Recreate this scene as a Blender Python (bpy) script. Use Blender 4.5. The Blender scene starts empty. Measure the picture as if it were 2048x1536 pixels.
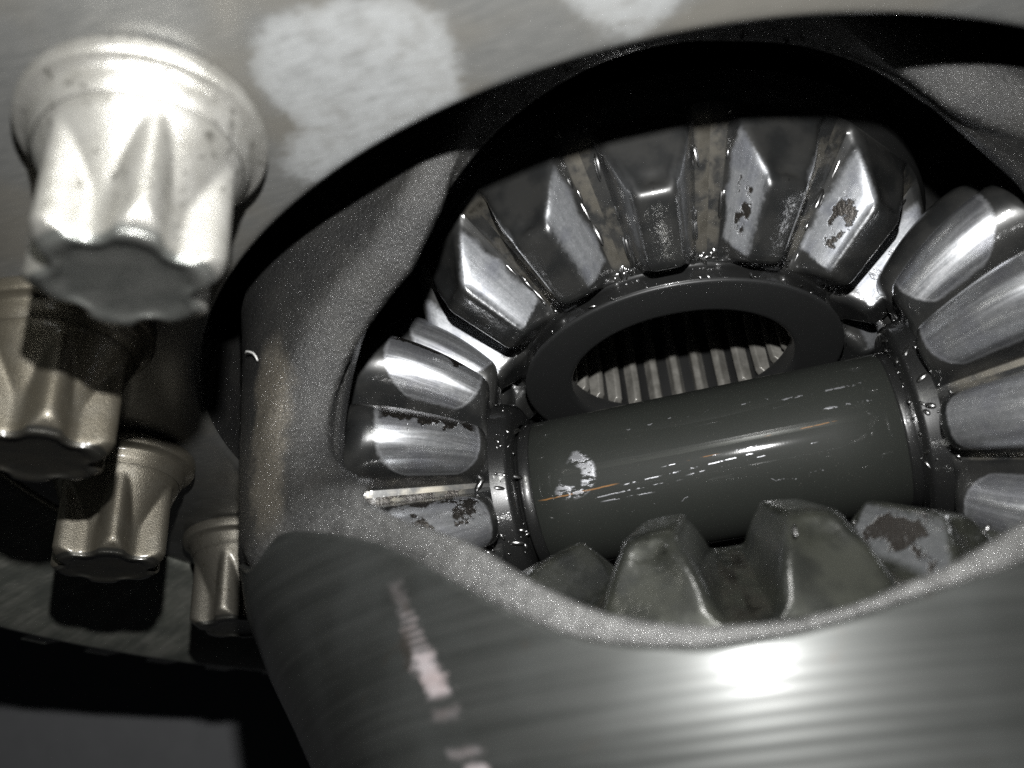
import bpy, bmesh, math, random
from mathutils import Vector, Matrix, noise

# ------------------------------------------------------------------ camera, light, exposure
# Everything is modelled in millimetres and scaled by S (1 Blender unit = 1 cm).
S = 0.1
scene = bpy.context.scene
col = scene.collection
random.seed(7)

CAM = Vector((4.8404, -127.7522, -53.6758))
RIGHT = Vector((0.95580526, 0.2833539, -0.07840202))
DOWN = Vector((-0.20496369, 0.45102979, -0.86865529))
FWD = Vector((-0.21077522, 0.84633486, 0.48917391))

cam_data = bpy.data.cameras.new("camera")
cam = bpy.data.objects.new("camera", cam_data)
col.objects.link(cam)
m = Matrix.Identity(4)
for i in range(3):
    m[i][0], m[i][1], m[i][2], m[i][3] = RIGHT[i], -DOWN[i], -FWD[i], CAM[i] * S
cam.matrix_world = m
cam_data.sensor_width = 36.0
cam_data.lens = 36.0 * 1866.57 / 2048.0
cam_data.clip_start = 0.05
cam_data.clip_end = 500.0
cam_data.dof.use_dof = True
cam_data.dof.focus_distance = 13.4
cam_data.dof.aperture_fstop = cam_data.lens * 1e-3 / 0.15      # a phone lens 1.5 mm across
scene.camera = cam

world = bpy.data.worlds.new("World")
scene.world = world
world.use_nodes = True
world.node_tree.nodes["Background"].inputs[0].default_value = (0.8, 0.9, 1.0, 1)
world.node_tree.nodes["Background"].inputs[1].default_value = 0.004

# the phone's flash, just above the lens: the only lamp
FLASH = CAM - DOWN * 27.0 + RIGHT * 1.0
fl = bpy.data.lights.new("phone_flash", 'AREA')
fl.shape = 'DISK'
fl.size = 0.3
fl.energy = 4800.0
fl.color = (1.0, 0.995, 0.985)
flo = bpy.data.objects.new("phone_flash", fl)
col.objects.link(flo)
m = Matrix.Identity(4)
for i in range(3):
    m[i][0], m[i][1], m[i][2], m[i][3] = RIGHT[i], -DOWN[i], -FWD[i], FLASH[i] * S
flo.matrix_world = m

scene.view_settings.view_transform = 'Standard'
scene.view_settings.look = 'None'
scene.view_settings.exposure = 0.0
scene.view_settings.gamma = 1.0
scene.view_settings.use_curve_mapping = False
scene.cycles.max_bounces = 6
scene.cycles.glossy_bounces = 5
scene.cycles.sample_clamp_indirect = 8.0
scene.cycles.use_denoising = False


# ------------------------------------------------------------------ helpers
def lerp(a, b, t):
    return a + (b - a) * t


def sstep(a, b, x):
    t = min(1.0, max(0.0, (x - a) / (b - a)))
    return t * t * (3 - 2 * t)


def interp(x, xs, ys):
    if x <= xs[0]:
        return ys[0]
    for i in range(1, len(xs)):
        if x <= xs[i]:
            return lerp(ys[i - 1], ys[i], (x - xs[i - 1]) / (xs[i] - xs[i - 1]))
    return ys[-1]


def mesh_from(name, verts, faces, uvs=None, smooth=True):
    me = bpy.data.meshes.new(name)
    me.from_pydata([(v[0] * S, v[1] * S, v[2] * S) for v in verts], [], faces)
    if uvs is not None:
        ul = me.uv_layers.new(name="UVMap")
        for lp in me.loops:
            ul.data[lp.index].uv = uvs[lp.vertex_index]
    bm = bmesh.new()
    bm.from_mesh(me)
    bmesh.ops.recalc_face_normals(bm, faces=bm.faces)
    bm.to_mesh(me)
    bm.free()
    if smooth:
        for p in me.polygons:
            p.use_smooth = True
    me.update()
    return me


def obj(name, me, mat, parent=None):
    o = bpy.data.objects.new(name, me)
    col.objects.link(o)
    if mat is not None and len(me.materials) == 0:
        me.materials.append(mat)
    if parent is not None:
        o.parent = parent
    return o


def bevel(o, w, seg=2, ang=32):
    b = o.modifiers.new("bevel", 'BEVEL')
    b.width = w * S
    b.segments = seg
    b.limit_method = 'ANGLE'
    b.angle_limit = math.radians(ang)
    b.harden_normals = True
    b.use_clamp_overlap = True
    return o


def empty(name, label, cat, loc=(0, 0, 0), group=None):
    o = bpy.data.objects.new(name, None)
    col.objects.link(o)
    o.location = (loc[0] * S, loc[1] * S, loc[2] * S)
    o.empty_display_size = 0.5
    o['label'] = label
    o['category'] = cat
    if group:
        o['group'] = group
    return o


def revolve(prof, n=96, a0=0.0, a1=360.0, axis='z', wobble=None):
    """profile of (radius, height) swept about the axis"""
    full = abs(a1 - a0 - 360) < 1e-6
    cols = n if full else n + 1
    V, F = [], []
    for i in range(cols):
        a = math.radians(a0 + (a1 - a0) * i / n)
        c, s = math.cos(a), math.sin(a)
        for (r, h) in prof:
            if wobble:
                r, h = wobble(r, h, a)
            V.append((r * c, r * s, h) if axis == 'z' else (h, r * c, r * s))
    k = len(prof)
    for i in range(n):
        i2 = (i + 1) % cols
        for j in range(k - 1):
            F.append((i * k + j, i2 * k + j, i2 * k + j + 1, i * k + j + 1))
    return V, F


# ------------------------------------------------------------------ materials
class Nodes:
    def __init__(self, name):
        self.mat = bpy.data.materials.new(name)
        self.mat.use_nodes = True
        self.nt = self.mat.node_tree
        self.nt.nodes.clear()
        self.out = self.nt.nodes.new('ShaderNodeOutputMaterial')
        self.b = self.nt.nodes.new('ShaderNodeBsdfPrincipled')
        self.nt.links.new(self.b.outputs[0], self.out.inputs[0])
        self.tc = self.nt.nodes.new('ShaderNodeTexCoord')

    def put(self, sock, v):
        if v is None:
            return
        if hasattr(v, 'is_linked') or hasattr(v, 'links'):
            self.nt.links.new(v, sock)
        elif isinstance(v, (tuple, list)):
            sock.default_value = (*v, 1.0) if (len(v) == 3 and sock.type == 'RGBA') else v
        else:
            sock.default_value = v

    def new(self, kind, **kw):
        n = self.nt.nodes.new(kind)
        for k, v in kw.items():
            setattr(n, k, v)
        return n

    def objco(self, scale=(1, 1, 1), loc=(0, 0, 0), rot=(0, 0, 0), src='Object'):
        n = self.new('ShaderNodeMapping')
        self.nt.links.new(self.tc.outputs[src], n.inputs[0])
        n.inputs['Scale'].default_value = scale
        n.inputs['Location'].default_value = loc
        n.inputs['Rotation'].default_value = rot
        return n.outputs[0]

    def randoff(self, co):
        """shift a texture by a random amount per object"""
        oi = self.new('ShaderNodeObjectInfo')
        v = self.new('ShaderNodeVectorMath', operation='SCALE')
        v.inputs[0].default_value = (37, 91, 53)
        self.nt.links.new(oi.outputs['Random'], v.inputs['Scale'])
        a = self.new('ShaderNodeVectorMath', operation='ADD')
        self.nt.links.new(co, a.inputs[0])
        self.nt.links.new(v.outputs[0], a.inputs[1])
        return a.outputs[0]

    def noise(self, co, scale, detail=4, rough=0.55, dist=0.0, out=0):
        n = self.new('ShaderNodeTexNoise')
        self.nt.links.new(co, n.inputs['Vector'])
        n.inputs['Scale'].default_value = scale
        n.inputs['Detail'].default_value = detail
        n.inputs['Roughness'].default_value = rough
        n.inputs['Distortion'].default_value = dist
        return n.outputs[out]

    def voro(self, co, scale, feature='F1', out=0):
        n = self.new('ShaderNodeTexVoronoi', feature=feature)
        self.nt.links.new(co, n.inputs['Vector'])
        n.inputs['Scale'].default_value = scale
        return n.outputs[out]

    def ramp(self, fac, pts):
        n = self.new('ShaderNodeValToRGB')
        self.nt.links.new(fac, n.inputs[0])
        e = n.color_ramp.elements
        while len(e) < len(pts):
            e.new(0.5)
        for i, (p, c) in enumerate(pts):
            e[i].position = p
            e[i].color = (*c, 1) if isinstance(c, (tuple, list)) else (c, c, c, 1)
        return n.outputs[0]

    def rng(self, v, a, b, c=0.0, d=1.0, smooth=True):
        n = self.new('ShaderNodeMapRange')
        n.interpolation_type = 'SMOOTHSTEP' if smooth else 'LINEAR'
        self.put(n.inputs[0], v)
        for i, x in enumerate((a, b, c, d)):
            self.put(n.inputs[i + 1], x)
        return n.outputs[0]

    def math(self, op, a, b=0.0, clamp=False):
        n = self.new('ShaderNodeMath', operation=op)
        n.use_clamp = clamp
        self.put(n.inputs[0], a)
        self.put(n.inputs[1], b)
        return n.outputs[0]

    def mul(self, *a):
        r = a[0]
        for x in a[1:]:
            r = self.math('MULTIPLY', r, x)
        return r

    def add(self, a, b, clamp=False):
        return self.math('ADD', a, b, clamp)

    def mix(self, fac, a, b):
        n = self.new('ShaderNodeMix', data_type='RGBA')
        self.put(n.inputs[0], fac)
        self.put(n.inputs[6], a)
        self.put(n.inputs[7], b)
        return n.outputs[2]

    def mixf(self, fac, a, b):
        n = self.new('ShaderNodeMix', data_type='FLOAT')
        self.put(n.inputs[0], fac)
        self.put(n.inputs[2], a)
        self.put(n.inputs[3], b)
        return n.outputs[0]

    def sep(self, co):
        n = self.new('ShaderNodeSeparateXYZ')
        self.nt.links.new(co, n.inputs[0])
        return n.outputs

    def attr(self, name):
        n = self.new('ShaderNodeAttribute', attribute_type='OBJECT', attribute_name=name)
        return n.outputs['Fac']

    def bump(self, h, strength=0.5, dist=0.1, prev=None):
        n = self.new('ShaderNodeBump')
        self.put(n.inputs['Height'], h)
        self.put(n.inputs['Strength'], strength)
        n.inputs['Distance'].default_value = dist
        if prev is not None:
            self.nt.links.new(prev, n.inputs['Normal'])
        return n.outputs[0]

    def set(self, color=None, metal=None, rough=None, normal=None, coat=None, coat_rough=None,
            coat_normal=None, spec=None, aniso=None, gain=0.38):
        b = self.b.inputs
        if gain != 1.0:                              # overall reflectance of the surface
            color = self.mix(1.0, color, (gain, gain, gain))
            color.node.blend_type = 'MULTIPLY'
        self.put(b['Base Color'], color)
        self.put(b['Metallic'], metal)
        self.put(b['Roughness'], rough)
        self.put(b['Normal'], normal)
        self.put(b['Coat Weight'], coat)
        self.put(b['Coat Roughness'], coat_rough)
        self.put(b['Coat Normal'], coat_normal)
        self.put(b['Specular IOR Level'], spec)
        self.put(b['Anisotropic'], aniso)
        return self.mat


def mat_cast():
    n = Nodes('oily_rough_cast_iron')
    co = n.objco()
    f1 = n.noise(co, 10, 5, 0.65)
    f2 = n.noise(co, 30, 4, 0.75)
    f3 = n.voro(co, 30)
    h = n.add(n.mul(f1, 0.3), n.add(n.mul(f2, 0.7), n.mul(f3, 0.35)))
    nm = n.bump(h, 0.9, 0.03)
    grain = n.noise(co, 44, 3, 0.75)
    nc = n.bump(grain, 0.7, 0.03, nm)
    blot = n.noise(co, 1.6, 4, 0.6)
    colr = n.mix(n.rng(blot, 0.35, 0.7), (0.034, 0.034, 0.033), (0.056, 0.055, 0.051))
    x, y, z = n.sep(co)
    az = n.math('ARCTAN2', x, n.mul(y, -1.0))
    ridge_sheen = n.mul(n.rng(n.math('ABSOLUTE', n.add(az, n.add(0.80, n.mul(n.add(blot, -0.5), 0.14)))), 0.07, 0.015), n.rng(z, -1.9, -1.3), n.rng(z, 0.9, 0.3), n.rng(f2, 0.32, 0.62, 0.15, 1.0), n.rng(n.math('SQRT', n.add(n.mul(x, x), n.mul(y, y))), 5.95, 6.2))  # flash highlight on the pillar's ridge, put into the colour as a tan band
    colr = n.mix(n.mul(ridge_sheen, 0.8), colr, (0.52, 0.47, 0.38))
    scrape_glare = n.mul(n.rng(n.mul(z, -1.0), 1.35, 2.1), n.rng(f2, 0.34, 0.64, 0.10, 1.0), n.rng(f1, 0.3, 0.6, 0.6, 1.0))  # glare on the lower rim, painted as a lighter colour low on the casting
    colr = n.mix(scrape_glare, colr, (0.40, 0.40, 0.39))
    return n.set(color=colr, metal=n.mixf(n.math('MAXIMUM', ridge_sheen, scrape_glare), 0.12, 0.75), rough=n.rng(f2, 0.3, 0.7, 0.40, 0.58), normal=nm,
                 coat=n.add(n.mul(n.math('MAXIMUM', ridge_sheen, scrape_glare), 0.55), 0.30), coat_rough=0.16, coat_normal=nc, spec=0.4, gain=0.32)


def mat_inner():
    n = Nodes('dark_inner_casting')
    co = n.objco()
    f1 = n.noise(co, 6, 5, 0.6)
    return n.set(color=n.mix(f1, (0.03, 0.031, 0.03), (0.055, 0.055, 0.053)), metal=0.2,
                 rough=0.55, normal=n.bump(f1, 0.5, 0.04), coat=0.25, coat_rough=0.25)


def mat_sleeve():
    """lathe-turned sleeve: fine rings round the axis, a bright scrape and smeared oil"""
    n = Nodes('turned_steel')
    co = n.objco()
    x, y, z = n.sep(co)
    wob = n.noise(n.objco((0.35, 0.35, 3.0)), 1.0, 3, 0.5)
    w1 = n.math('SINE', n.add(n.mul(z, 60.0), n.mul(wob, 4.0)))
    comb = n.new('ShaderNodeCombineXYZ')
    n.put(comb.inputs[0], n.mul(x, 0.25)); n.put(comb.inputs[1], n.mul(y, 0.25)); n.put(comb.inputs[2], n.mul(z, 16.0))
    fine = n.noise(comb.outputs[0], 1.0, 4, 0.65)
    streak = n.noise(n.objco((0.22, 0.22, 7.0), rot=(0.0, 0.12, 0.0)), 1.0, 5, 0.65)
    h = n.add(n.mul(w1, 1.1), n.mul(fine, 0.9))
    nm = n.bump(h, 0.14, 0.006)
    smear = n.noise(co, 0.9, 3, 0.5)
    base = n.mix(n.rng(streak, 0.35, 0.68), (0.078, 0.083, 0.078), (0.112, 0.117, 0.111))
    base = n.mix(n.rng(smear, 0.45, 0.75, 0, 0.45), base, (0.16, 0.17, 0.165))
    # scrape: runs down the sleeve at an azimuth near the pillar, broken up along its length
    az = n.math('ARCTAN2', x, n.mul(y, -1.0))
    jit = n.noise(n.objco((0.0, 0.0, 7.0)), 1.0, 3, 0.7)
    centre = n.add(-0.487, n.mul(n.add(z, 2.73), -0.082))
    d = n.math('ABSOLUTE', n.math('SUBTRACT', n.add(az, n.mul(n.add(jit, -0.5), 0.05)), centre))
    rag = n.mul(n.add(n.noise(co, 9, 4, 0.7), -0.5), 0.05)
    rib = n.rng(n.math('SINE', n.mul(z, 95.0)), -0.6, 0.6, 0.25, 1.0)

    def seg(za, zb, wdt, amt):
        zz = n.add(z, n.mul(rag, 1.6))
        return n.mul(n.rng(zz, za + 0.02, za - 0.06), n.rng(zz, zb - 0.06, zb + 0.02), n.rng(n.add(d, n.mul(rag, 1.4)), wdt + 0.004, wdt - 0.014), amt)
    scrape_glare = n.mul(seg(-2.68, -3.02, 0.016, 0.22), 1.0)
    scrape_glare = n.math('MAXIMUM', scrape_glare, n.mul(seg(-2.98, -3.42, 0.022, 0.55), rib))
    scrape_glare = n.math('MAXIMUM', scrape_glare, seg(-3.38, -3.78, 0.026, 1.0))
    scrape_glare = n.math('MAXIMUM', scrape_glare, seg(-3.88, -3.97, 0.030, 0.30))
    scrape_glare = n.math('MAXIMUM', scrape_glare, seg(-4.22, -4.27, 0.034, 0.5))
    scrape_glare = n.math('MAXIMUM', scrape_glare, seg(-4.34, -4.60, 0.026, 0.9))
    tint = n.mix(n.noise(co, 7, 2, 0.5), (0.50, 0.38, 0.36), (0.74, 0.72, 0.75))
    base = n.mix(scrape_glare, base, tint)
    rst = n.mul(n.rng(n.noise(co, 1.3, 3, 0.6), 0.62, 0.72), 0.5)
    base = n.mix(rst, base, (0.10, 0.075, 0.055))
    return n.set(color=base, metal=n.mixf(scrape_glare, 0.6, 0.2), rough=n.rng(streak, 0.3, 0.7, 0.45, 0.49), normal=nm,
                 coat=0.35, coat_rough=0.2, coat_normal=n.bump(n.add(n.mul(w1, 0.4), n.mul(fine, 0.6)), 0.15, 0.006), gain=0.31)


def mat_flange():
    """machined flange face: grey, with paler scuffed patches and oil"""
    n = Nodes('machined_flange_steel')
    co = n.objco()
    x, y, z = n.sep(co)
    fib = n.noise(n.objco((3, 26, 3), rot=(0, 0, 0.9)), 1.0, 5, 0.7)
    big = n.noise(n.objco((1, 1, 1), loc=(0.4, 1.1, 0)), 0.42, 2, 0.5, 0.6)
    edge = n.noise(co, 5, 4, 0.7)
    b = n.add(big, n.mul(n.add(edge, -0.5), 0.10))

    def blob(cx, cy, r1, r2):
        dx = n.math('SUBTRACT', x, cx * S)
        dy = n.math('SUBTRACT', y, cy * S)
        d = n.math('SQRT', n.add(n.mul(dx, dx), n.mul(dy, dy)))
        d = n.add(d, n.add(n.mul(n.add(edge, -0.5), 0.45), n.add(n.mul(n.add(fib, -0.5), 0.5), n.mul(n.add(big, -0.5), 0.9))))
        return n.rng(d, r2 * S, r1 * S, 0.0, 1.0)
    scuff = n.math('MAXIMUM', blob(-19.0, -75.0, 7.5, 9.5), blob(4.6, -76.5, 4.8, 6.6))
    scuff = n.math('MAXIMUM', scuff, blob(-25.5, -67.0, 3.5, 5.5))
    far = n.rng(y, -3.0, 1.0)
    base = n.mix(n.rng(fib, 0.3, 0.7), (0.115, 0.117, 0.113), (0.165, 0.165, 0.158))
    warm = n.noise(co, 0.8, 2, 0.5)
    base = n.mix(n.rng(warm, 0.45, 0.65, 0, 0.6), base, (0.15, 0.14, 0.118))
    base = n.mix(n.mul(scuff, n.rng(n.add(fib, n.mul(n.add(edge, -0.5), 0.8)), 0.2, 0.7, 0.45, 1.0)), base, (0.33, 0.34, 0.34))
    mottle = n.noise(co, 2.2, 4, 0.65)
    base = n.mix(n.mul(far, n.rng(mottle, 0.35, 0.6, 0.55, 0.9)), base, (0.05, 0.05, 0.045))  # darker and mottled towards the far side
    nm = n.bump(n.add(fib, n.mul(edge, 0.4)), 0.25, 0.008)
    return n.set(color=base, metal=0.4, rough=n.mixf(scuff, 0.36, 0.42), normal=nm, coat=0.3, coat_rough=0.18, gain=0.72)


def mat_gear(kind):
    """oily case-hardened gear steel; UV x runs along a tooth, UV y across its profile (tip at 0.5)"""
    n = Nodes('oily_gear_steel_' + kind)
    co = n.randoff(n.objco())
    uv = n.sep(n.tc.outputs['UV'])
    u, v = uv[0], uv[1]
    w = n.math('ABSOLUTE', n.mul(n.add(v, -0.5), 2.0))           # 0 tip land .. 1 gap floor
    ed = n.noise(co, 14, 5, 0.7)
    j = n.mul(n.add(ed, -0.5), 0.10)
    big = n.noise(co, 2.4, 3, 0.5)
    fine = n.noise(co, 90, 2, 0.7)
    patch_on = n.attr('["patch"]')
    pit_on = n.attr('["pits"]')
    chip_on = n.attr('["chip"]')
    if kind == 'side':
        root = n.add(n.rng(u, 0.0, 1.0, 0.88, 0.74, False), n.add(n.mul(j, 0.5), n.mul(n.add(big, -0.5), 0.25)))
        lo = n.rng(n.add(w, n.mul(j, 0.7)), 0.165, 0.225)
        hi = n.rng(w, root, n.add(root, -0.12))
        ends = n.mul(n.rng(n.add(u, n.add(n.mul(j, 0.6), n.mul(w, -0.10))), 0.07, 0.12), n.rng(n.add(u, n.mul(j, 0.6)), 0.97, 0.91))
        shape = n.mul(lo, hi, ends)
    else:
        round_ = n.add(n.mul(n.math('POWER', w, 2.6), 0.95), u)
        hi = n.rng(n.add(w, n.mul(j, 0.6)), 0.66, 0.59)
        ends = n.mul(n.rng(n.add(round_, n.mul(j, 0.5)), 0.86, 0.81), n.rng(n.add(u, n.add(n.mul(j, 0.4), n.mul(n.math('POWER', w, 3.0), -0.45))), 0.085, 0.125))
        shape = n.mul(hi, ends)
    patch = n.mul(shape, patch_on)
    # pitting: small ragged craters in the middle of the contact patch
    pv = n.voro(co, 8.5)
    pn = n.noise(co, 4.4, 5, 0.65)
    area = n.mul(n.rng(n.math('ABSOLUTE', n.add(u, -0.50)), 0.34, 0.16), n.rng(n.math('ABSOLUTE', n.add(w, -0.44)), 0.24, 0.10))
    pit = n.mul(n.rng(n.add(n.add(pn, n.mul(n.add(area, -1.0), 0.22)), n.mul(n.math('MAXIMUM', n.add(pit_on, -1.0), 0.0), 0.12)), 0.475, 0.54), n.math('MINIMUM', pit_on, 1.0), shape)
    # spalling along the ridge
    cn = n.noise(co, 3.1, 5, 0.62)
    up = n.add(v, -0.5)                                     # spalls sit on one side of the crest
    chip = n.mul(n.rng(n.add(up, n.mul(n.add(cn, -0.5), 0.30)), 0.025, 0.035), n.rng(n.add(cn, n.mul(chip_on, 0.13)), 0.53, 0.545),
                 n.rng(chip_on, 0.0, 0.2), n.rng(u, 0.10, 0.16), n.rng(u, 0.84, 0.78))
    dark = n.math('MAXIMUM', pit, chip)
    # colours
    steel = n.mix(n.rng(big, 0.35, 0.65), (0.026, 0.027, 0.027), (0.046, 0.046, 0.044))
    steel = n.mix(n.attr('["olive"]'), steel, n.mix(n.rng(big, 0.35, 0.65), (0.020, 0.0215, 0.018), (0.044, 0.046, 0.037)))
    gold = n.mul(n.rng(w, 0.84, 0.93), n.rng(n.noise(co, 2.2, 4, 0.6), 0.4, 0.65), n.rng(u, 0.05, 0.15), n.rng(u, 0.98, 0.9))
    steel = n.mix(n.mul(gold, n.add(n.mul(n.attr('["olive"]'), -0.5), 0.75)), steel, (0.36, 0.335, 0.28))
    worn = n.mix(n.rng(ed, 0.3, 0.7), (0.48, 0.50, 0.52), (0.62, 0.635, 0.66))
    if kind == 'pinion':
        worn = n.mix(n.rng(ed, 0.3, 0.7), (0.62, 0.64, 0.66), (0.80, 0.81, 0.83))
    if kind == 'side':
        worn = n.mix(n.rng(big, 0.48, 0.66, 0, 0.5), worn, (0.27, 0.285, 0.34))
    else:
        worn = n.mix(n.rng(big, 0.46, 0.64, 0, 0.5), worn, (0.52, 0.53, 0.59))
    cs = n.new('ShaderNodeCombineXYZ')
    oi = n.new('ShaderNodeObjectInfo')
    n.put(cs.inputs[0], n.mul(u, 1.3)); n.put(cs.inputs[1], n.mul(v, 26.0)); n.put(cs.inputs[2], n.mul(oi.outputs['Random'], 40.0))
    strk = n.noise(cs.outputs[0], 1.0, 4, 0.6, 0.4)
    speck = n.noise(co, 38, 3, 0.75)
    tone = n.mul(n.rng(strk, 0.25, 0.75, 0.82, 1.08), n.rng(speck, 0.3, 0.7, 0.85, 1.1))
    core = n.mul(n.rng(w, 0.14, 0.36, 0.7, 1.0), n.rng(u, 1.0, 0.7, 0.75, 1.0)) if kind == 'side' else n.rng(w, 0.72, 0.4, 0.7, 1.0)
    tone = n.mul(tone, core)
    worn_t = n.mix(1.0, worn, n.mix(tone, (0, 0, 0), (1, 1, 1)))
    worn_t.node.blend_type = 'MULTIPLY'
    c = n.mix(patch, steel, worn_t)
    c = n.mix(dark, c, (0.05, 0.045, 0.04))
    sx = n.noise(n.objco((6, 6, 6)), 1.0, 2, 0.5)
    h = n.add(n.mul(n.mul(strk, n.add(patch, 0.25)), 0.16 if kind == 'pinion' else 0.08), n.mul(patch, -0.25))
    h = n.add(h, n.add(n.mul(dark, -1.6), n.mul(dark, n.mul(n.noise(co, 18, 3, 0.7), 1.4))))
    nm = n.bump(n.add(h, n.mul(fine, n.mixf(patch, 0.02, 0.0))), 0.8, 0.018)
    met = n.mixf(patch, n.mixf(gold, 0.45, 0.95), 0.90 if kind == 'pinion' else 0.66)
    if kind == 'pinion':
        rg = n.mixf(patch, n.mixf(gold, 0.34, 0.3), n.rng(strk, 0.3, 0.7, 0.24, 0.37))
    else:
        rg = n.mixf(patch, 0.34, 0.36)
    rg = n.mixf(dark, rg, 0.4)
    coatn = n.bump(n.add(n.noise(co, 3.5, 3, 0.5), n.mul(n.noise(co, 11, 2, 0.5), 0.35)), 0.35, 0.05)
    return n.set(color=c, metal=met, rough=rg, normal=nm,
                 coat=n.mixf(patch, 1.0, 0.12), coat_rough=n.mixf(patch, 0.11, 0.2), coat_normal=coatn, gain=0.58)


def mat_hub():
    n = Nodes('oily_dark_steel')
    co = n.objco()
    f = n.noise(co, 2.0, 4, 0.6)
    fine = n.noise(co, 60, 2, 0.6)
    return n.set(color=n.mix(f, (0.024, 0.025, 0.025), (0.038, 0.038, 0.037)), metal=0.4, rough=0.36,
                 normal=n.bump(fine, 0.15, 0.006), coat=1.0, coat_rough=0.06, coat_normal=n.bump(f, 0.4, 0.06))


def mat_ring():
    n = Nodes('satin_dark_washer_steel')
    co = n.objco()
    f = n.noise(co, 3.0, 4, 0.6)
    return n.set(color=n.mix(f, (0.025, 0.026, 0.026), (0.031, 0.032, 0.032)), metal=0.1, rough=0.5,
                 normal=n.bump(n.noise(co, 50, 2, 0.6), 0.1, 0.005), coat=0.1, coat_rough=0.2)


def mat_spline():
    n = Nodes('pale_spline_steel')
    co = n.randoff(n.objco())
    f = n.noise(co, 5, 4, 0.6)
    return n.set(color=n.mix(n.rng(f, 0.35, 0.65), (0.30, 0.29, 0.26), (0.46, 0.445, 0.405)), metal=0.45, rough=0.4,
                 normal=n.bump(f, 0.3, 0.02), coat=0.3, coat_rough=0.15)


def mat_shaft():
    """oiled cross shaft: greenish black, specks, silver and rust coloured scratches along it"""
    n = Nodes('oiled_shaft_steel')
    co = n.objco()
    x, y, z = n.sep(co)
    f = n.noise(co, 1.4, 4, 0.6)
    base = n.mix(f, (0.029, 0.032, 0.028), (0.038, 0.041, 0.036))
    ang = n.math('ARCTAN2', z, n.mul(y, -1.0))                    # 0 faces the viewer

    def line(x0, x1, a0, slope, width, jitter, brkscale, thr, seed):
        cx = n.new('ShaderNodeCombineXYZ')
        n.put(cx.inputs[0], n.mul(x, brkscale)); cx.inputs[1].default_value = seed
        nj = n.noise(cx.outputs[0], 1.0, 4, 0.7)
        d = n.math('ABSOLUTE', n.add(n.math('SUBTRACT', ang, n.add(a0, n.mul(x, slope))), n.mul(n.add(nj, -0.5), jitter)))
        cb = n.new('ShaderNodeCombineXYZ')
        n.put(cb.inputs[0], n.mul(x, brkscale * 2.3)); n.put(cb.inputs[1], n.mul(ang, 9.0)); cb.inputs[2].default_value = seed * 3.1
        bk = n.rng(n.noise(cb.outputs[0], 1.0, 3, 0.7), thr, thr + 0.06)
        return n.mul(n.rng(d, width, width * 0.4), bk, n.rng(x, x0, x0 + 0.15), n.rng(x, x1, x1 - 0.15))
    sil = [line(-1.6, -0.2, -0.505, 0.02, 0.010, 0.05, 1.5, 0.47, 1.7),
           line(-1.2, 0.9, -0.395, 0.05, 0.011, 0.03, 2.5, 0.50, 5.2),
           line(-1.4, -0.6, -0.60, 0.0, 0.010, 0.02, 2.0, 0.50, 2.2),
           line(1.2, 2.45, 0.235, 0.02, 0.016, 0.08, 3.0, 0.53, 8.1),
           line(1.6, 2.6, 0.02, 0.0, 0.018, 0.10, 3.0, 0.55, 9.4),
           line(-0.9, 1.2, 0.30, 0.0, 0.012, 0.30, 2.5, 0.58, 3.3),
           line(-0.5, 1.0, -0.30, 0.03, 0.007, 0.02, 2.5, 0.50, 12.1),
           line(-0.2, 1.6, -0.46, 0.06, 0.008, 0.03, 2.5, 0.50, 14.7),
           line(-2.2, 2.4, -0.75, 0.03, 0.008, 0.4, 2.0, 0.60, 16.2)]
    rust = [line(-2.25, -1.05, -0.385, 0.03, 0.012, 0.05, 1.2, 0.36, 4.4),
            line(0.9, 1.9, -0.215, 0.03, 0.007, 0.03, 1.4, 0.46, 6.6),
            line(-0.15, 0.35, -0.29, 0.03, 0.006, 0.02, 1.4, 0.44, 7.9)]
    sm = sil[0]
    for s in sil[1:]:
        sm = n.math('MAXIMUM', sm, s)
    rm = rust[0]
    for s in rust[1:]:
        rm = n.math('MAXIMUM', rm, s)
    # the scuffed spot near the left end
    dx = n.mul(n.add(x, 1.72), 1.0)
    dy = n.mul(n.add(ang, 0.19), 1.15)
    rr = n.math('SQRT', n.add(n.mul(dx, dx), n.mul(dy, dy)))
    hat = n.noise(n.objco((6, 6, 16), rot=(0, 0.7, 0)), 1.0, 4, 0.7)
    ringm = n.rng(n.math('ABSOLUTE', n.add(rr, n.add(-0.27, n.mul(n.add(hat, -0.5), 0.20)))), 0.12, 0.06)
    ringm = n.mul(ringm, n.rng(n.add(n.mul(dx, -1.0), n.mul(dy, 0.6)), 0.16, 0.06))
    scuff = n.mul(ringm, n.rng(hat, 0.46, 0.54), n.rng(n.noise(co, 3.2, 3, 0.6), 0.38, 0.50))
    sm = n.math('MAXIMUM', sm, scuff)
    sp = n.voro(co, 20)
    spk = n.mul(n.rng(sp, 0.10, 0.05), n.rng(n.noise(co, 4, 2, 0.5), 0.45, 0.6))
    base = n.mix(n.mul(spk, 0.8), base, (0.26, 0.25, 0.22))
    base = n.mix(n.mul(rm, 0.8), base, (0.42, 0.21, 0.07))
    base = n.mix(n.mul(sm, 0.85), base, (0.62, 0.63, 0.66))
    nm = n.bump(n.add(n.mul(spk, 0.6), n.add(n.mul(sm, 0.9), n.mul(n.noise(co, 70, 2, 0.6), 0.12))), 0.4, 0.01)
    return n.set(color=base, metal=n.mixf(sm, 0.05, 0.6), rough=n.mixf(sm, 0.62, 0.35), normal=nm,
                 spec=0.12, coat=0.35, coat_rough=0.06, coat_normal=n.bump(n.noise(co, 40, 2, 0.5), 0.015, 0.01))


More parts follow.
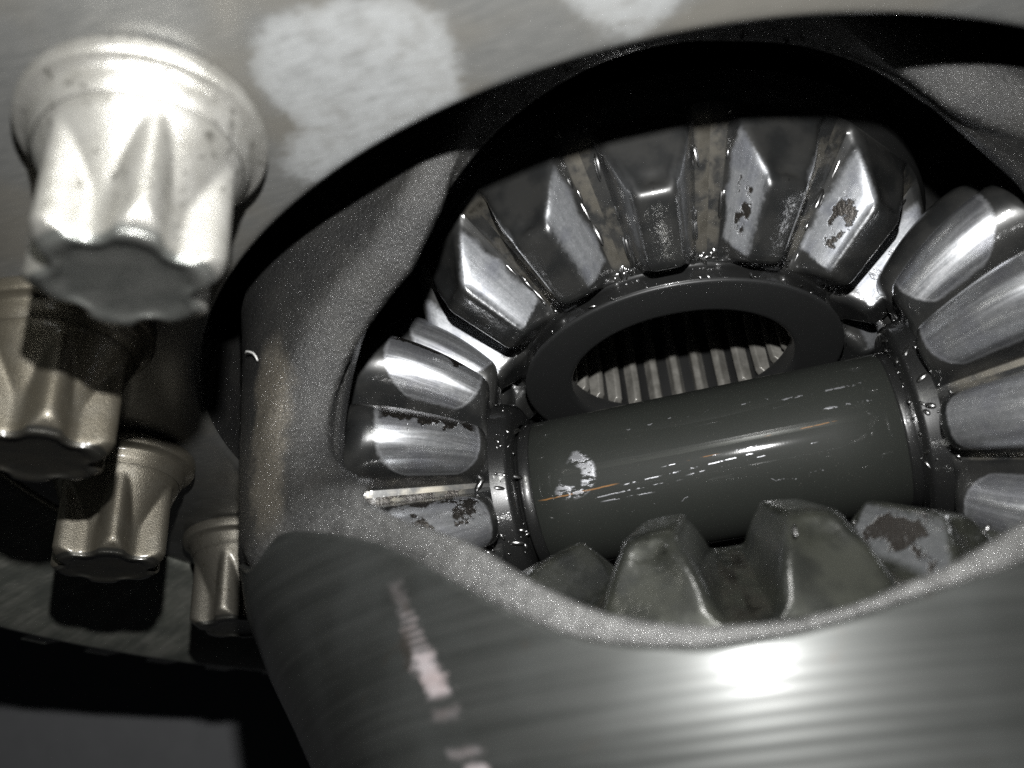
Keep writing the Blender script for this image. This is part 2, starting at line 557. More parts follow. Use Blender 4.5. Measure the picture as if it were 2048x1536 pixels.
def mat_bolt():
    n = Nodes('phosphated_bolt_steel')
    co = n.randoff(n.objco())
    f = n.noise(co, 3.0, 4, 0.6)
    g = n.noise(co, 60, 2, 0.7)
    x, y, z = n.sep(n.tc.outputs['Object'])
    base = n.mix(n.rng(f, 0.3, 0.7), (0.46, 0.45, 0.41), (0.60, 0.59, 0.55))
    base = n.mix(n.rng(g, 0.55, 0.75, 0, 0.35), base, (0.27, 0.255, 0.22))
    grime = n.rng(n.noise(co, 7, 5, 0.7), 0.56, 0.66)
    base = n.mix(n.mul(grime, 0.75), base, (0.10, 0.095, 0.08))
    oil = n.attr('["oil"]')
    base = n.mix(n.mul(oil, n.rng(f, 0.2, 0.6, 0.85, 1.0)), base, (0.165, 0.148, 0.112))
    end = n.rng(n.mul(z, -1.0), 1.64, 1.665)                                  # grime on the free end
    base = n.mix(n.mul(end, n.rng(f, 0.25, 0.7, 0.95, 0.7)), base, n.mix(oil, (0.17, 0.18, 0.17), (0.06, 0.06, 0.055)))
    nm = n.bump(n.add(n.mul(g, 1.0), n.mul(f, 0.5)), 0.5, 0.014)
    return n.set(color=base, metal=0.75, rough=n.add(n.rng(g, 0.3, 0.7, 0.28, 0.40), n.mul(oil, 0.1)), normal=nm,
                 coat=0.3, coat_rough=0.16, coat_normal=n.bump(n.noise(co, 4, 3, 0.6), 0.35, 0.03), gain=0.56)


def mat_ringgear():
    n = Nodes('ground_ring_gear_steel')
    co = n.objco()
    x, y, z = n.sep(co)
    az = n.math('ARCTAN2', x, y)
    rad = n.math('SQRT', n.add(n.mul(x, x), n.mul(y, y)))
    cb = n.new('ShaderNodeCombineXYZ')
    n.put(cb.inputs[0], n.mul(az, 70.0)); n.put(cb.inputs[1], n.mul(rad, 0.7))
    st = n.noise(cb.outputs[0], 1.0, 4, 0.65)
    f = n.noise(co, 1.2, 4, 0.6)
    base = n.mix(n.rng(st, 0.3, 0.7), (0.2, 0.21, 0.18), (0.36, 0.36, 0.32))
    base = n.mix(n.rng(f, 0.35, 0.65, 0, 0.75), base, (0.12, 0.13, 0.115))
    return n.set(color=base, metal=0.3, rough=0.42, normal=n.bump(n.add(st, n.noise(co, 12, 3, 0.6)), 0.3, 0.02), coat=0.2, coat_rough=0.3, gain=0.7)


def mat_floor():
    n = Nodes('grey_concrete')
    co = n.objco()
    f = n.noise(co, 0.9, 5, 0.6)
    return n.set(color=n.mix(f, (0.55, 0.56, 0.58), (0.70, 0.71, 0.73)), rough=0.85, normal=n.bump(f, 0.2, 0.1), spec=0.2)


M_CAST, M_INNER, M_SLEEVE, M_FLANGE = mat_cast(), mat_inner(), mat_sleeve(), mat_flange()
M_SIDE, M_PINION, M_HUB, M_RING = mat_gear('side'), mat_gear('pinion'), mat_hub(), mat_ring()
M_SPLINE, M_SHAFT, M_BOLT = mat_spline(), mat_shaft(), mat_bolt()
M_RGEAR, M_FLOOR = mat_ringgear(), mat_floor()

# ------------------------------------------------------------------ setting: the floor far behind
c0 = CAM + FWD * 400.0
V, F = [], []
NX, NY = 24, 24
for i in range(NX + 1):
    for j in range(NY + 1):
        p = c0 + RIGHT * (i / NX - 0.5) * 1800 + DOWN * (j / NY - 0.5) * 1800
        V.append(tuple(p))
for i in range(NX):
    for j in range(NY):
        a = i * (NY + 1) + j
        F.append((a, a + 1, a + NY + 2, a + NY + 1))
fo = obj('floor', mesh_from('floor', V, F), M_FLOOR)
fo['kind'] = 'structure'
fo['label'] = 'pale grey workshop floor, blurred in the lower left corner'

# ------------------------------------------------------------------ the differential case
case = empty('differential_case', 'oily cast differential case with a big oval window onto the gears', 'gear housing')

PIL_Z = [-75, -38, -34.8, -27, -20, -14, 0, 12, 22, 34]
PIL_R = [39, 54, 55.6, 59.6, 62.5, 63.6, 64.3, 64.8, 65.6, 67.5]
FR_Z = [-75 + 1.5 * i for i in range(25)] + [0, 20, 26, 34]
FR_R = [57.5 - (-75 + 1.5 * i + 36.5) ** 2 / 100.0 for i in range(25)] + [57.5, 59.5, 62.0, 67.0]


def R_out(th, z):
    return lerp(interp(z, FR_Z, FR_R), interp(z, PIL_Z, PIL_R), sstep(26, 54, abs(th)))


# inner edge of the window, (azimuth in degrees, height) on a radius of 55, measured off the photograph
WIN = [(1.7, -36.6), (6.4, -36.8), (10.9, -36.3), (17.0, -34.6), (26.4, -30.7), (38, -22), (47, -11), (51.5, -1), (52.5, 6), (50, 11.5),
       (44, 14.0), (39, 16.6), (36.2, 18.8), (27.8, 23.1), (16.6, 25.4), (9.5, 26.3), (2.8, 26.2), (-7.0, 24.2),
       (-15.8, 20.5), (-22.8, 15.9), (-31.1, 11.0), (-37.9, 7.3), (-42.2, 3.2), (-45.2, -2.6), (-45.0, -8),
       (-42.0, -12.6), (-35.8, -15.4), (-31.6, -18.2), (-28.0, -20.6), (-23.8, -22.9), (-20.0, -25.1), (-16.4, -27.8), (-11.6, -31.5), (-7.5, -34.0), (-3.0, -35.7)]
WC = (2.0, -5.0)
KD = math.pi / 180 * 58.0
pol = []
for (t, z) in WIN:
    dx, dz = (t - WC[0]) * KD, z - WC[1]
    pol.append((math.atan2(dz, dx), math.hypot(dx, dz)))
pol.sort()


def win_rho(a):
    n = len(pol)
    while a < -math.pi:
        a += 2 * math.pi
    while a > math.pi:
        a -= 2 * math.pi
    for i in range(n):
        a1, r1 = pol[i]
        a2, r2 = pol[(i + 1) % n]
        if i == n - 1:
            a2 += 2 * math.pi
            if a < a1 and a < pol[0][0]:
                a += 2 * math.pi
        if a1 <= a <= a2:
            a0, r0 = pol[i - 1]
            a3, r3 = pol[(i + 2) % n]
            t = (a - a1) / (a2 - a1)
            m1, m2 = (r2 - r0) / 2, (r3 - r1) / 2
            return ((2 * t ** 3 - 3 * t * t + 1) * r1 + (t ** 3 - 2 * t * t + t) * m1 +
                    (-2 * t ** 3 + 3 * t * t) * r2 + (t ** 3 - t * t) * m2)
    return pol[0][1]


T_LO, T_HI, Z_LO, Z_HI = -180.0, 180.0, -75.0, 33.0


def box_rho(a):
    dx, dz = math.cos(a), math.sin(a)
    best = 1e9
    if dx > 1e-9:
        best = min(best, (T_HI - WC[0]) * KD / dx)
    if dx < -1e-9:
        best = min(best, (T_LO - WC[0]) * KD / dx)
    if dz > 1e-9:
        best = min(best, (Z_HI - WC[1]) / dz)
    if dz < -1e-9:
        best = min(best, (Z_LO - WC[1]) / dz)
    return best


# upper edge of the turned sleeve, (azimuth, height)
SL_T = [-180, -60, -52, -48, -44.8, -40.7, -35.1, -30.5, -23.9, -16, -11.7, -7.7, -0.3, 6.9, 14.3, 24.6, 34, 42, 50, 60, 180]
SL_Z = [-14, -14.5, -18.5, -18.2, -16.8, -17.9, -20.2, -22.2, -26.5, -32, -34.7, -36.4, -38, -37.8, -36.4, -34.1, -29, -23, -17, -14.5, -14]


def sleeve_top(t):
    return sum(interp(t + d, SL_T, SL_Z) for d in (-1.6, -0.8, 0, 0.8, 1.6)) / 5.0


NT = 560
outer_f = [0.004, 0.012, 0.025, 0.045, 0.07, 0.10, 0.14, 0.18, 0.23, 0.29, 0.36, 0.45, 0.56, 0.7, 0.85, 1.0]
ins = [1.0, 0.75, 0.5, 0.35, 0.22, 0.12, 0.05, 0.02, 0.0]
loops = []
for it in range(NT):
    a = -math.pi + 2 * math.pi * it / NT
    dx, dz = math.cos(a), math.sin(a)
    r0, rb = win_rho(a), box_rho(a)
    lowk = 1 - sstep(-0.36, -0.19, dz)
    side = sstep(0.50, 0.98, abs(dx)) * (1 - lowk)
    rin = lerp(55.0, R_out(WC[0] + r0 * dx / KD, WC[1] + r0 * dz) - 1.0, lowk)
    rad = lerp(lerp(1.8, 4.5, side), 0.9, lowk)
    shift = 3.8 * side

    def at(d):
        return WC[0] + (r0 + d) * dx / KD, WC[1] + (r0 + d) * dz
    ring = []
    for f in ins:                                   # inner face of the wall, from far to the edge of the window
        d = f * min(rb - r0, 60.0)
        th, z = at(d)
        ring.append((th, z, lerp(53.0 - abs(z / 40.0) ** 3, rin - 0.4, 1 - sstep(0, 3.0, d))))
    for i in range(9):                              # cut face of the window
        q = i / 9.0
        th, z = at(-shift * q)
        ring.append((th, z, lerp(rin, R_out(th, z) - rad, q), 0.4 + 0.3 * i))
    for i in range(9):                              # rounded edge
        f = math.pi / 2 * i / 9.0
        th, z = at(-shift + rad * (1 - math.cos(f)))
        ring.append((th, z, R_out(th, z) - rad + rad * math.sin(f), 2.5 + 0.1 * i))
    d0 = -shift + rad
    for f in outer_f:                               # outer face
        d = lerp(d0, rb - r0, f ** 1.25)
        th, z = at(d)
        ring.append((th, z, R_out(th, z), 3.5 + d - d0))
    loops.append(ring)
K = max(len(r) for r in loops)
for r in loops:                                  # equal counts: repeat by interpolation at the outer end
    while len(r) < K:
        b, c = r[-1], r[-2]
        r.insert(-1, tuple((p + q) / 2 for p, q in zip(b[:3], c[:3])) + (c[3],))
V, F = [], []
for r in loops:
    for k, e in enumerate(r):
        th, z, rr = e[0], e[1], e[2]
        if len(e) > 3:
            st = sleeve_top(th)
            rr -= 1.3 * sstep(0.2, -1.0, z - st) * sstep(2.5, 3.5, e[3])
            p = Vector((rr * math.sin(math.radians(th)), -rr * math.cos(math.radians(th)), z))
            amp = 0.13 * min(1.0, 0.25 + e[3] / 4.0)
            rr += amp * (noise.noise(p * 0.42) + 0.6 * noise.noise(p * 1.1) + 0.35 * noise.noise(p * 2.3))
            if e[3] < 4:
                z += 0.10 * noise.noise(p * 0.9)
        V.append((rr * math.sin(math.radians(th)), -rr * math.cos(math.radians(th)), z))
for i in range(NT):
    i2 = (i + 1) % NT
    for k in range(K - 1):
        F.append((i * K + k, i2 * K + k, i2 * K + k + 1, i * K + k + 1))
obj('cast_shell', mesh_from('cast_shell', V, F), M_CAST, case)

# roof and floor of the cavity
V, F = revolve([(52.4, 32.8), (51.5, 37), (48.5, 41.5), (43, 44.5), (30, 46.5), (12, 47)], 96)
V2, F2 = revolve([(12, -49), (30, -48.5), (43, -46.5), (48.5, -44.5), (51.0, -42), (52.4, -39)], 96)
obj('cavity_roof', mesh_from('cavity_roof', V, F), M_INNER, case)
obj('cavity_floor', mesh_from('cavity_floor', V2, F2), M_INNER, case)

# turned sleeve round the lower part
V, F = [], []
NA = 400
rows = [(-1.6, 1), (-0.9, 1), (-0.25, 1), (0.0, 1)]
fr = [0.004, 0.012, 0.025, 0.05, 0.09, 0.14, 0.2, 0.3, 0.42, 0.56, 0.72, 0.88, 1.0]
for i in range(NA):
    t = -180 + 360.0 * i / NA
    zt = sleeve_top(t)
    cc = math.cos(math.radians(t)); ss = math.sin(math.radians(t))
    for (dr, _) in rows:
        r = R_out(t, zt) + dr
        z = zt + (0.0 if dr < -0.2 else -0.25 if dr < 0 else -0.55)
        z = zt - (0.15 if dr == -1.6 else 0.0 if dr == -0.9 else 0.12 if dr < 0 else 0.5)
        V.append((r * ss, -r * cc, z))
    for f in fr:
        z = lerp(zt - 0.5, -75, f)
        r = R_out(t, z)
        V.append((r * ss, -r * cc, z))
K = len(rows) + len(fr)
for i in range(NA):
    i2 = (i + 1) % NA
    for k in range(K - 1):
        F.append((i * K + k, i2 * K + k, i2 * K + k + 1, i * K + k + 1))
obj('turned_sleeve', mesh_from('turned_sleeve', V, F), M_SLEEVE, case)

# bolt flange: recess round the case, then the machined face the bolts sit on
V, F = revolve([(62, 33.5), (68.0, 33.0), (69.6, 31.5), (70.0, 29), (70.0, 24), (70.0, 18), (70.0, 13), (70.0, 10.75)], 240,
               wobble=lambda r, h, a: (r + (0.5 * noise.noise(Vector((math.cos(a) * 14, math.sin(a) * 14, h * 0.3))) if 11 < h < 30 else 0), h))
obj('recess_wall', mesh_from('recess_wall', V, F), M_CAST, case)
prof = [(70.0, 10.7), (70.15, 10.3), (70.6, 10.05), (71.2, 10.0)]
prof += [(72 + 1.6 * i, 10.0) for i in range(20)] + [(103.4, 10.0), (104.2, 10.2), (104.6, 10.8), (104.6, 24)]
V, F = revolve(prof, 240)
fl_o = obj('bolt_flange', mesh_from('bolt_flange', V, F), M_FLANGE, case)

# ------------------------------------------------------------------ ring gear round the flange
rg = empty('ring_gear', 'dark ring gear face curving behind the bolts at lower left', 'ring gear')
prof = [(104.9, 24), (104.9, 10.2), (105.3, 9.7), (106.5, 9.4), (112, 7.7), (120, 5.2), (128, 2.7), (134.8, 0.55), (136.0, 0.5),
        (136.9, 1.2), (137.3, 2.4), (137.6, 5.0), (134, 7.0), (126, 26)]
V, F = revolve(prof, 240)
obj('gear_body', mesh_from('ring_gear_body', V, F), M_RGEAR, rg)
tv, tf = [], []
for k in range(5):
    s = k / 4.0
    sh = 2.6 * s
    r1, r2, zz = lerp(135.6, 127.5, s), lerp(143, 133.5, s), lerp(1.6, 25, s)
    for (r, o) in ((r1, -2.4), (r2, -1.2), (r2, 1.2), (r1, 2.4)):
        an = math.radians(o * 0.9 + sh)
        tv.append((r * math.cos(an), r * math.sin(an), zz))
for k in range(4):
    for j in range(3):
        tf.append((k * 4 + j, k * 4 + j + 1, k * 4 + j + 5, k * 4 + j + 4))
tf += [(0, 1, 2, 3), (16, 17, 18, 19)]
rt = mesh_from('ring_gear_tooth', tv, tf, smooth=False)
rt.materials.append(M_RGEAR)
for k in range(60):
    o = obj('tooth', rt, None, rg)
    o.rotation_euler.z = math.radians(6.0 * k)

# ------------------------------------------------------------------ flange bolts
def bolt_meshes():
    # collar: a flat washer face swelling into the neck
    V, F = revolve([(10.2, 0.0), (10.6, -0.25), (10.7, -0.6), (10.7, -1.5), (10.6, -1.85), (10.3, -2.0), (9.5, -2.15), (9.3, -2.6), (9.25, -3.3), (9.05, -3.8), (8.7, -4.35)], 72)
    collar = mesh_from('bolt_collar', V, F)
    # head: cylinder with six flutes that run out below the neck
    zs = [-4.3, -4.8, -5.4, -6.0, -6.6, -7.2, -7.8, -8.4, -9.0, -9.7, -10.4, -11.2, -12, -13, -14, -15, -15.7, -16.2, -16.55, -16.8, -16.95, -17.0]
    NB = 144
    V, F = [], []
    for z in zs:
        for i in range(NB):
            a = 2 * math.pi * i / NB
            neck = 8.7
            w = 0.5 + 0.5 * math.cos(6 * a)
            lobe = 5.75 + 2.6 * w ** 1.3
            run = 8.8 - 3.2 * min(1.0, max(0.0, (-4.6 - z) / 8.4)) ** 0.85
            q = max(lobe, run)
            k = 0.35                                     # soft minimum
            h = max(0.0, min(1.0, 0.5 + 0.5 * (q - neck) / k))
            r = lerp(q, neck, h) - k * h * (1 - h)
            ch = sstep(-16.2, -17.0, z)
            lim = 8.6 - 1.7 * sstep(-15.4, -17.0, z)
            r = min(r, lim + 0.12 * (r - lim))
            r -= 0.3 * ch * ch
            V.append((r * math.cos(a), r * math.sin(a), z))
    n = len(zs)
    for k in range(n - 1):
        for i in range(NB):
            i2 = (i + 1) % NB
            F.append((k * NB + i, k * NB + i2, (k + 1) * NB + i2, (k + 1) * NB + i))
    base = (n - 1) * NB
    for sc, dz in ((0.9, -0.06), (0.78, 0.0), (0.74, 0.12), (0.6, 0.22), (0.35, 0.3)):
        b2 = len(V)
        for i in range(NB):
            x, y, _ = V[(n - 1) * NB + i]
            a = math.atan2(y, x)
            r = math.hypot(x, y)
            r = lerp(r, 7.2, sstep(0.95, 0.6, sc)) * sc
            V.append((r * math.cos(a), r * math.sin(a), -17.0 + dz + 0.02 * noise.noise(Vector((x * 0.8, y * 0.8, sc)))))
        for i in range(NB):
            i2 = (i + 1) % NB
            F.append((base + i, base + i2, b2 + i2, b2 + i))
        base = b2
    V.append((0, 0, -16.68))
    for i in range(NB):
        F.append((base + i, base + (i + 1) % NB, len(V) - 1))
    head = mesh_from('bolt_head', V, F)
    for me in (collar, head):
        me.materials.append(M_BOLT)
    return collar, head


COLLAR, HEAD = bolt_meshes()
RB, PH0, DPH = 85.945, 242.552, -24.56
blabels = ['large blurred six-lobed bolt nearest the camera at upper left',
           'six-lobed bolt cut off by the left edge, under the nearest bolt',
           'brownish six-lobed bolt standing whole above its dark shadow',
           'smallest six-lobed bolt, half hidden behind the case pillar']
brot = [4.0, 3.0, 2.0, -22.0]
for k in range(4):
    a = math.radians(PH0 + DPH * k)
    px, py = RB * math.cos(a), RB * math.sin(a)
    b = empty('flange_bolt', blabels[k], 'bolt', (px, py, 10.0), 'bolts standing round the flange')
    face = math.atan2(CAM.y - py, CAM.x - px)          # a lobe turned towards the viewer
    b.rotation_euler.z = face + math.radians(brot[k])
    for o in (obj('collar', COLLAR, None, b), obj('head', HEAD, None, b)):
        o['oil'] = (0.0, 1.0, 0.95, 0.8)[k]


# ------------------------------------------------------------------ bevel gears
def tooth_mesh(name, N, g_root, g_tip, tip_in, tip_out, root_half, ri_root, ri_tip, ro_root, ro_tip, bulge, cr=1.0, er=1.2, crown=0.0):
    """one straight bevel tooth with half a gap either side; apex at the origin, axis +z.
    Angles in degrees; the r* values are cone distances in mm at the root and at the tip.
    cr rounds the tip corners, er rounds the two ends (mm)."""
    half = 180.0 / N
    p1, p2 = bulge if bulge != 'pillow' else (2, 0.5)
    gm = math.radians((g_root + g_tip) / 2)
    hgt = math.radians(g_tip - g_root) * (ri_root + ro_tip) / 2      # mean tooth height in mm
    ch = cr / hgt
    side = []                                                       # (h, flank weight, tip weight, corner, v)
    for i in range(4):                                              # gap floor
        t = i / 4.0
        side.append(('floor', t, 1.0 - 0.12 * t))
    nf = 14
    if bulge == 'pillow':
        for i in range(19):
            side.append(('ell', i / 18.0, 0.88 * (1 - i / 18.0)))
    for i in range(nf + 1 if bulge != 'pillow' else 0):
        side.append(('flank', i / nf * (1 - ch), 0.88 - 0.66 * i / nf))
    for i in range(1, 6 if bulge != 'pillow' else 0):
        side.append(('round', math.pi / 2 * i / 5, 0.22 - 0.08 * i / 5))
    for i in range(1, 4 if bulge != 'pillow' else 0):
        side.append(('tip', 1 - i / 3.0, 0.14 * (1 - i / 3.0)))

    def flank_phi(h, tip):
        e = max(0.0, 1 - h ** p1) ** p2
        return lerp(tip, root_half, e) + 0.7 * (1 - sstep(0, 0.17, h))

    def point(spec, tip, cphi):
        k, q, _ = spec
        if k == 'floor':
            return 0.014 * q, lerp(half, root_half + 0.9, q), 0.0
        if k == 'ell':
            t = math.pi / 2 * q
            return max(0.014, math.sin(t)), root_half * math.cos(t) ** 0.92 + 0.9 * (1 - sstep(0, 0.3, math.sin(t))), min(1.0, math.sin(t) * 4)
        if k == 'flank':
            return max(0.014, q), flank_phi(q, tip), min(1.0, q * 5)
        ph1 = flank_phi(1 - ch, tip)
        c = min(cphi, ph1 * 0.8)
        if k == 'round':
            return 1 - ch + ch * math.sin(q), ph1 - c + c * math.cos(q), 1.0
        return 1.0 + 0.01 * (1 - q), (ph1 - c) * q, 1.0
    full = [(sp, -1) for sp in side] + [(sp, 1) for sp in side[-2::-1]]
    P = len(full)
    ends = [0.0, 0.08, 0.2, 0.38, 0.62, 1.0]
    us = [('i', er * e) for e in ends] + [('m', i / 11.0) for i in range(1, 11)] + [('o', er * e) for e in ends[::-1]]
    V, UV, F = [], [], []
    for (kind, q) in us:
        for (sp, sg) in full:
            u0 = 0.0 if kind == 'i' else 1.0 if kind == 'o' else q
            for _ in range(2):
                tip = lerp(tip_in, tip_out, u0)
                h, f, wt = point(sp, tip, math.degrees(cr / (38.0 * math.sin(gm))))
                hh = min(1.0, h)
                ri = lerp(ri_root, ri_tip, hh)
                ro = lerp(ro_root, ro_tip, hh)
                rho = ri + q if kind == 'i' else ro - q if kind == 'o' else lerp(ri + er, ro - er, q)
                u0 = (rho - ri) / (ro - ri)
            ins = 0.0
            if kind != 'm':
                ins = er - math.sqrt(max(0.0, er * er - (er - q) ** 2))
            g = math.radians(lerp(g_root, g_tip, h) - crown * hh * (2 * u0 - 1) ** 2) - ins / rho * (hh if hh < 1 else 1.0)
            r = rho * math.sin(g)
            fr = math.radians(f) - ins / r * wt * (1.0 if f > 0 else 0.0)
            fr = max(0.0, fr) * sg
            V.append((r * math.cos(fr), r * math.sin(fr), rho * math.cos(g)))
            UV.append((u0, 0.5 + 0.5 * sp[2] * sg))
    NU = len(us)
    for iu in range(NU - 1):
        for j in range(P - 1):
            F.append((iu * P + j, iu * P + j + 1, (iu + 1) * P + j + 1, (iu + 1) * P + j))
    for (iu, uu) in ((0, -0.6), (NU - 1, 1.6)):                     # end faces, bridged across
        base = len(V)
        for j in range(P):
            V.append(V[iu * P + j])
            UV.append((uu, 0.5))
        for j in range(P // 2):
            j2 = P - 1 - j
            if j + 1 == j2 - 1:
                F.append((base + j, base + j + 1, base + j2))
            elif j + 1 < j2 - 1:
                F.append((base + j, base + j + 1, base + j2 - 1, base + j2))
    me = mesh_from(name, V, F, UV)
    bm = bmesh.new()                                                # weld the caps on
    bm.from_mesh(me)
    bmesh.ops.remove_doubles(bm, verts=bm.verts, dist=1e-5)
    bmesh.ops.recalc_face_normals(bm, faces=bm.faces)
    for e in bm.edges:
        if len(e.link_faces) == 2 and e.calc_face_angle(0) > math.radians(50):
            e.smooth = False
    bm.to_mesh(me)
    bm.free()
    for p in me.polygons:
        p.use_smooth = True
    return me


NS, NP = 14, 12
SIDE_TOOTH = tooth_mesh('side_tooth', NS, 51.5, 61.2, 3.8, 2.8, 8.9, 30.4, 31.6, 51.0, 43.6, (1.35, 0.75), 0.9, 1.7)
SIDE_TOOTH.materials.append(M_SIDE)
PIN_TOOTH = tooth_mesh('pinion_tooth', NP, 28.5, 40.2, 0.7, 0.5, 11.8, 31.5, 32.4, 54.5, 51.5, 'pillow', 0.45, 2.0, 1.9)
PIN_TOOTH.materials.append(M_PINION)


def gear(name, label, group, rot, N, tooth, az0, wear, body_prof, mat, olive=0.0):
    """wear: a dict per tooth index of (patch, pits, chip)"""
    root = empty(name, label, 'gear', (0, 0, 0), group)
    root.matrix_world = rot
    V, F = revolve(body_prof, 120)
    b = obj('gear_body', mesh_from(name + '_body', V, F), mat, root)
    bevel(b, 0.35)
    for k in range(N):
        o = obj('tooth', tooth, None, root)
        o.rotation_euler.z = math.radians(az0 + 360.0 / N * k)
        pw = wear.get(k, wear.get('all', (0.0, 0.0, 0.0)))
        o['olive'] = olive
        o['patch'], o['pits'], o['chip'] = float(pw[0]), float(pw[1]), float(pw[2])
    return root


# upper side gear: axis +z. Tooth 0 is the one in the middle of the window, then anticlockwise seen from above.
side_prof = [(17.2, 15.9), (24.02, 16.05), (23.9, 17.4), (23.6, 18.5), (24.2, 19.5), (31.0, 25.1), (39.0, 31.75), (40.5, 33.5), (40.5, 37), (30, 45), (19.5, 45.5), (19.5, 30), (19.0, 17.2), (17.2, 15.9)]
wear_up = {'all': (0.35, 0.0, 0.0), 0: (0.12, 0.0, 0.0), 1: (1.0, 1.0, 0.0), 2: (1.0, 1.0, 0.0), 3: (1, 0.3, 0), 13: (0.75, 0, 0), 12: (1.0, 0.0, 0.0), 11: (1, 0, 0)}
upper = gear('side_gear', 'upper toothed gear with a splined bore and worn pale tooth flanks', 'side gears on the case axis',
             Matrix.Identity(4), NS, SIDE_TOOTH, -86.5, wear_up, side_prof, M_HUB)
V, F = revolve([(17.3, 19.5), (16.95, 18.8), (16.9, 16.1), (17.2, 15.72), (17.8, 15.65), (23.6, 15.65), (24.0, 15.70), (24.1, 15.80), (24.1, 16.1)], 128)
bo = obj('hub_ring', mesh_from('hub_ring', V, F), M_RING, upper)
# splines inside the bore
sv, sf = [], []
for (z, r1, r2, hw) in ((19.2, 19.0, 19.0, 2.5), (20.6, 19.0, 17.4, 2.3), (24, 19.0, 17.2, 2.3), (44, 19.0, 17.2, 2.3)):
    for (r, o) in ((r1, -hw * 1.55), (r2, -hw * 0.85), (r2 - 0.12, 0), (r2, hw * 0.85), (r1, hw * 1.55)):
        an = math.radians(o)
        sv.append((r * math.cos(an), r * math.sin(an), z))
for k in range(3):
    for j in range(4):
        sf.append((k * 5 + j, k * 5 + j + 1, k * 5 + j + 6, k * 5 + j + 5))
SPL = mesh_from('spline_ridge', sv, sf)
SPL.materials.append(M_SPLINE)
V, F = revolve([(19.2, 17.5), (19.0, 19.0), (19.0, 44)], 96)
obj('bore_wall', mesh_from('bore_wall', V, F), M_HUB, upper)
for k in range(30):
    o = obj('spline', SPL, None, upper)
    o.rotation_euler.z = math.radians(360.0 / 30 * k)
    bevel(o, 0.25, 2, 30)

lower_prof = [(17.2, 19.3), (23.2, 19.3), (24.0, 19.6)] + side_prof[5:-3] + [(17.2, 20.0), (17.2, 19.3)]
flip = Matrix.Translation((0, 0, -0.12)) @ Matrix.Rotation(math.pi, 4, 'X')
wear_lo = {'all': (0.04, 0.0, 0.0), 2: (0.35, 1.9, 0), 12: (0.35, 1.9, 0)}
lower = gear('side_gear', 'lower toothed gear whose blunt tooth tips rise over the window rim', 'side gears on the case axis',
             flip, NS, SIDE_TOOTH, 98.0, wear_lo, lower_prof, M_HUB, 1.0)

# pinions on the cross shaft: axis +-x
def pin_matrix(sx, a0):
    """gear z axis -> sx * x axis, tooth 0 at angle a0 measured from +y towards +z"""
    zz = Vector((sx, 0, 0))
    xx = Vector((0, math.cos(a0), math.sin(a0)))
    yy = zz.cross(xx)
    mm = Matrix.Identity(4)
    for i in range(3):
        mm[i][0], mm[i][1], mm[i][2] = xx[i], yy[i], zz[i]
    return mm


pin_prof = [(11.15, 24.9), (13.6, 24.9), (14.4, 25.4), (15.0, 27.6), (18.0, 34.0), (25.0, 48.0), (25.5, 49.5), (20, 51.5), (11.15, 53), (11.15, 24.9)]
# tooth order turns with the axis: for sx=-1 the angle falls with k, for sx=+1 it rises
wear_l = {'all': (1.0, 0.0, 0.0), 0: (1.0, 0.0, 1.0), 1: (1.0, 0.0, 0.35), 11: (0.8, 0.0, 0.3)}
gear('pinion_gear', 'left pinion gear with spalled, chipped tooth edges', 'pinions on the cross shaft',
     pin_matrix(-1, math.radians(178)), NP, PIN_TOOTH, 0.0, wear_l, pin_prof, M_HUB)
wear_r = {'all': (1.0, 0.0, 0.0), 1: (0.85, 0.0, 0.0), 10: (0.0, 0.0, 0.0), 9: (0.0, 0.0, 0.0)}
gear('pinion_gear', 'right pinion gear with smooth mirror-bright tooth flanks', 'pinions on the cross shaft',
     Matrix.Translation((0.28, 0, 0)) @ pin_matrix(1, math.radians(174)), NP, PIN_TOOTH, 0.0, wear_r, pin_prof, M_HUB)

# ------------------------------------------------------------------ cross shaft
sh = empty('cross_shaft', 'dark oily cross shaft with silver scratches and rust lines', 'shaft')
prof = [(10.7, -22.95), (11.0, -22.7), (11.0, -18), (11.0, -10), (11.0, 0), (11.0, 10), (11.0, 18), (11.0, 26.2), (10.7, 26.45)]
V, F = revolve(prof, 128, axis='x')
obj('shaft_body', mesh_from('shaft_body', V, F), M_SHAFT, sh)
for (x0, x1) in ((-24.6, -22.95), (26.45, 28.6)):
    V, F = revolve([(9.0, x0 - 3), (10.2, x0 - 0.6), (10.2, x0 - 0.1), (10.95, x0), (11.0, x0 + 0.3), (11.0, x1 - 0.25), (10.75, x1)], 128, axis='x',
                   wobble=lambda r, h, a: (r + 0.05 * noise.noise(Vector((math.cos(a) * 4, math.sin(a) * 4, h * 0.7))), h))
    obj('end_band', mesh_from('end_band', V, F), M_HUB, sh)

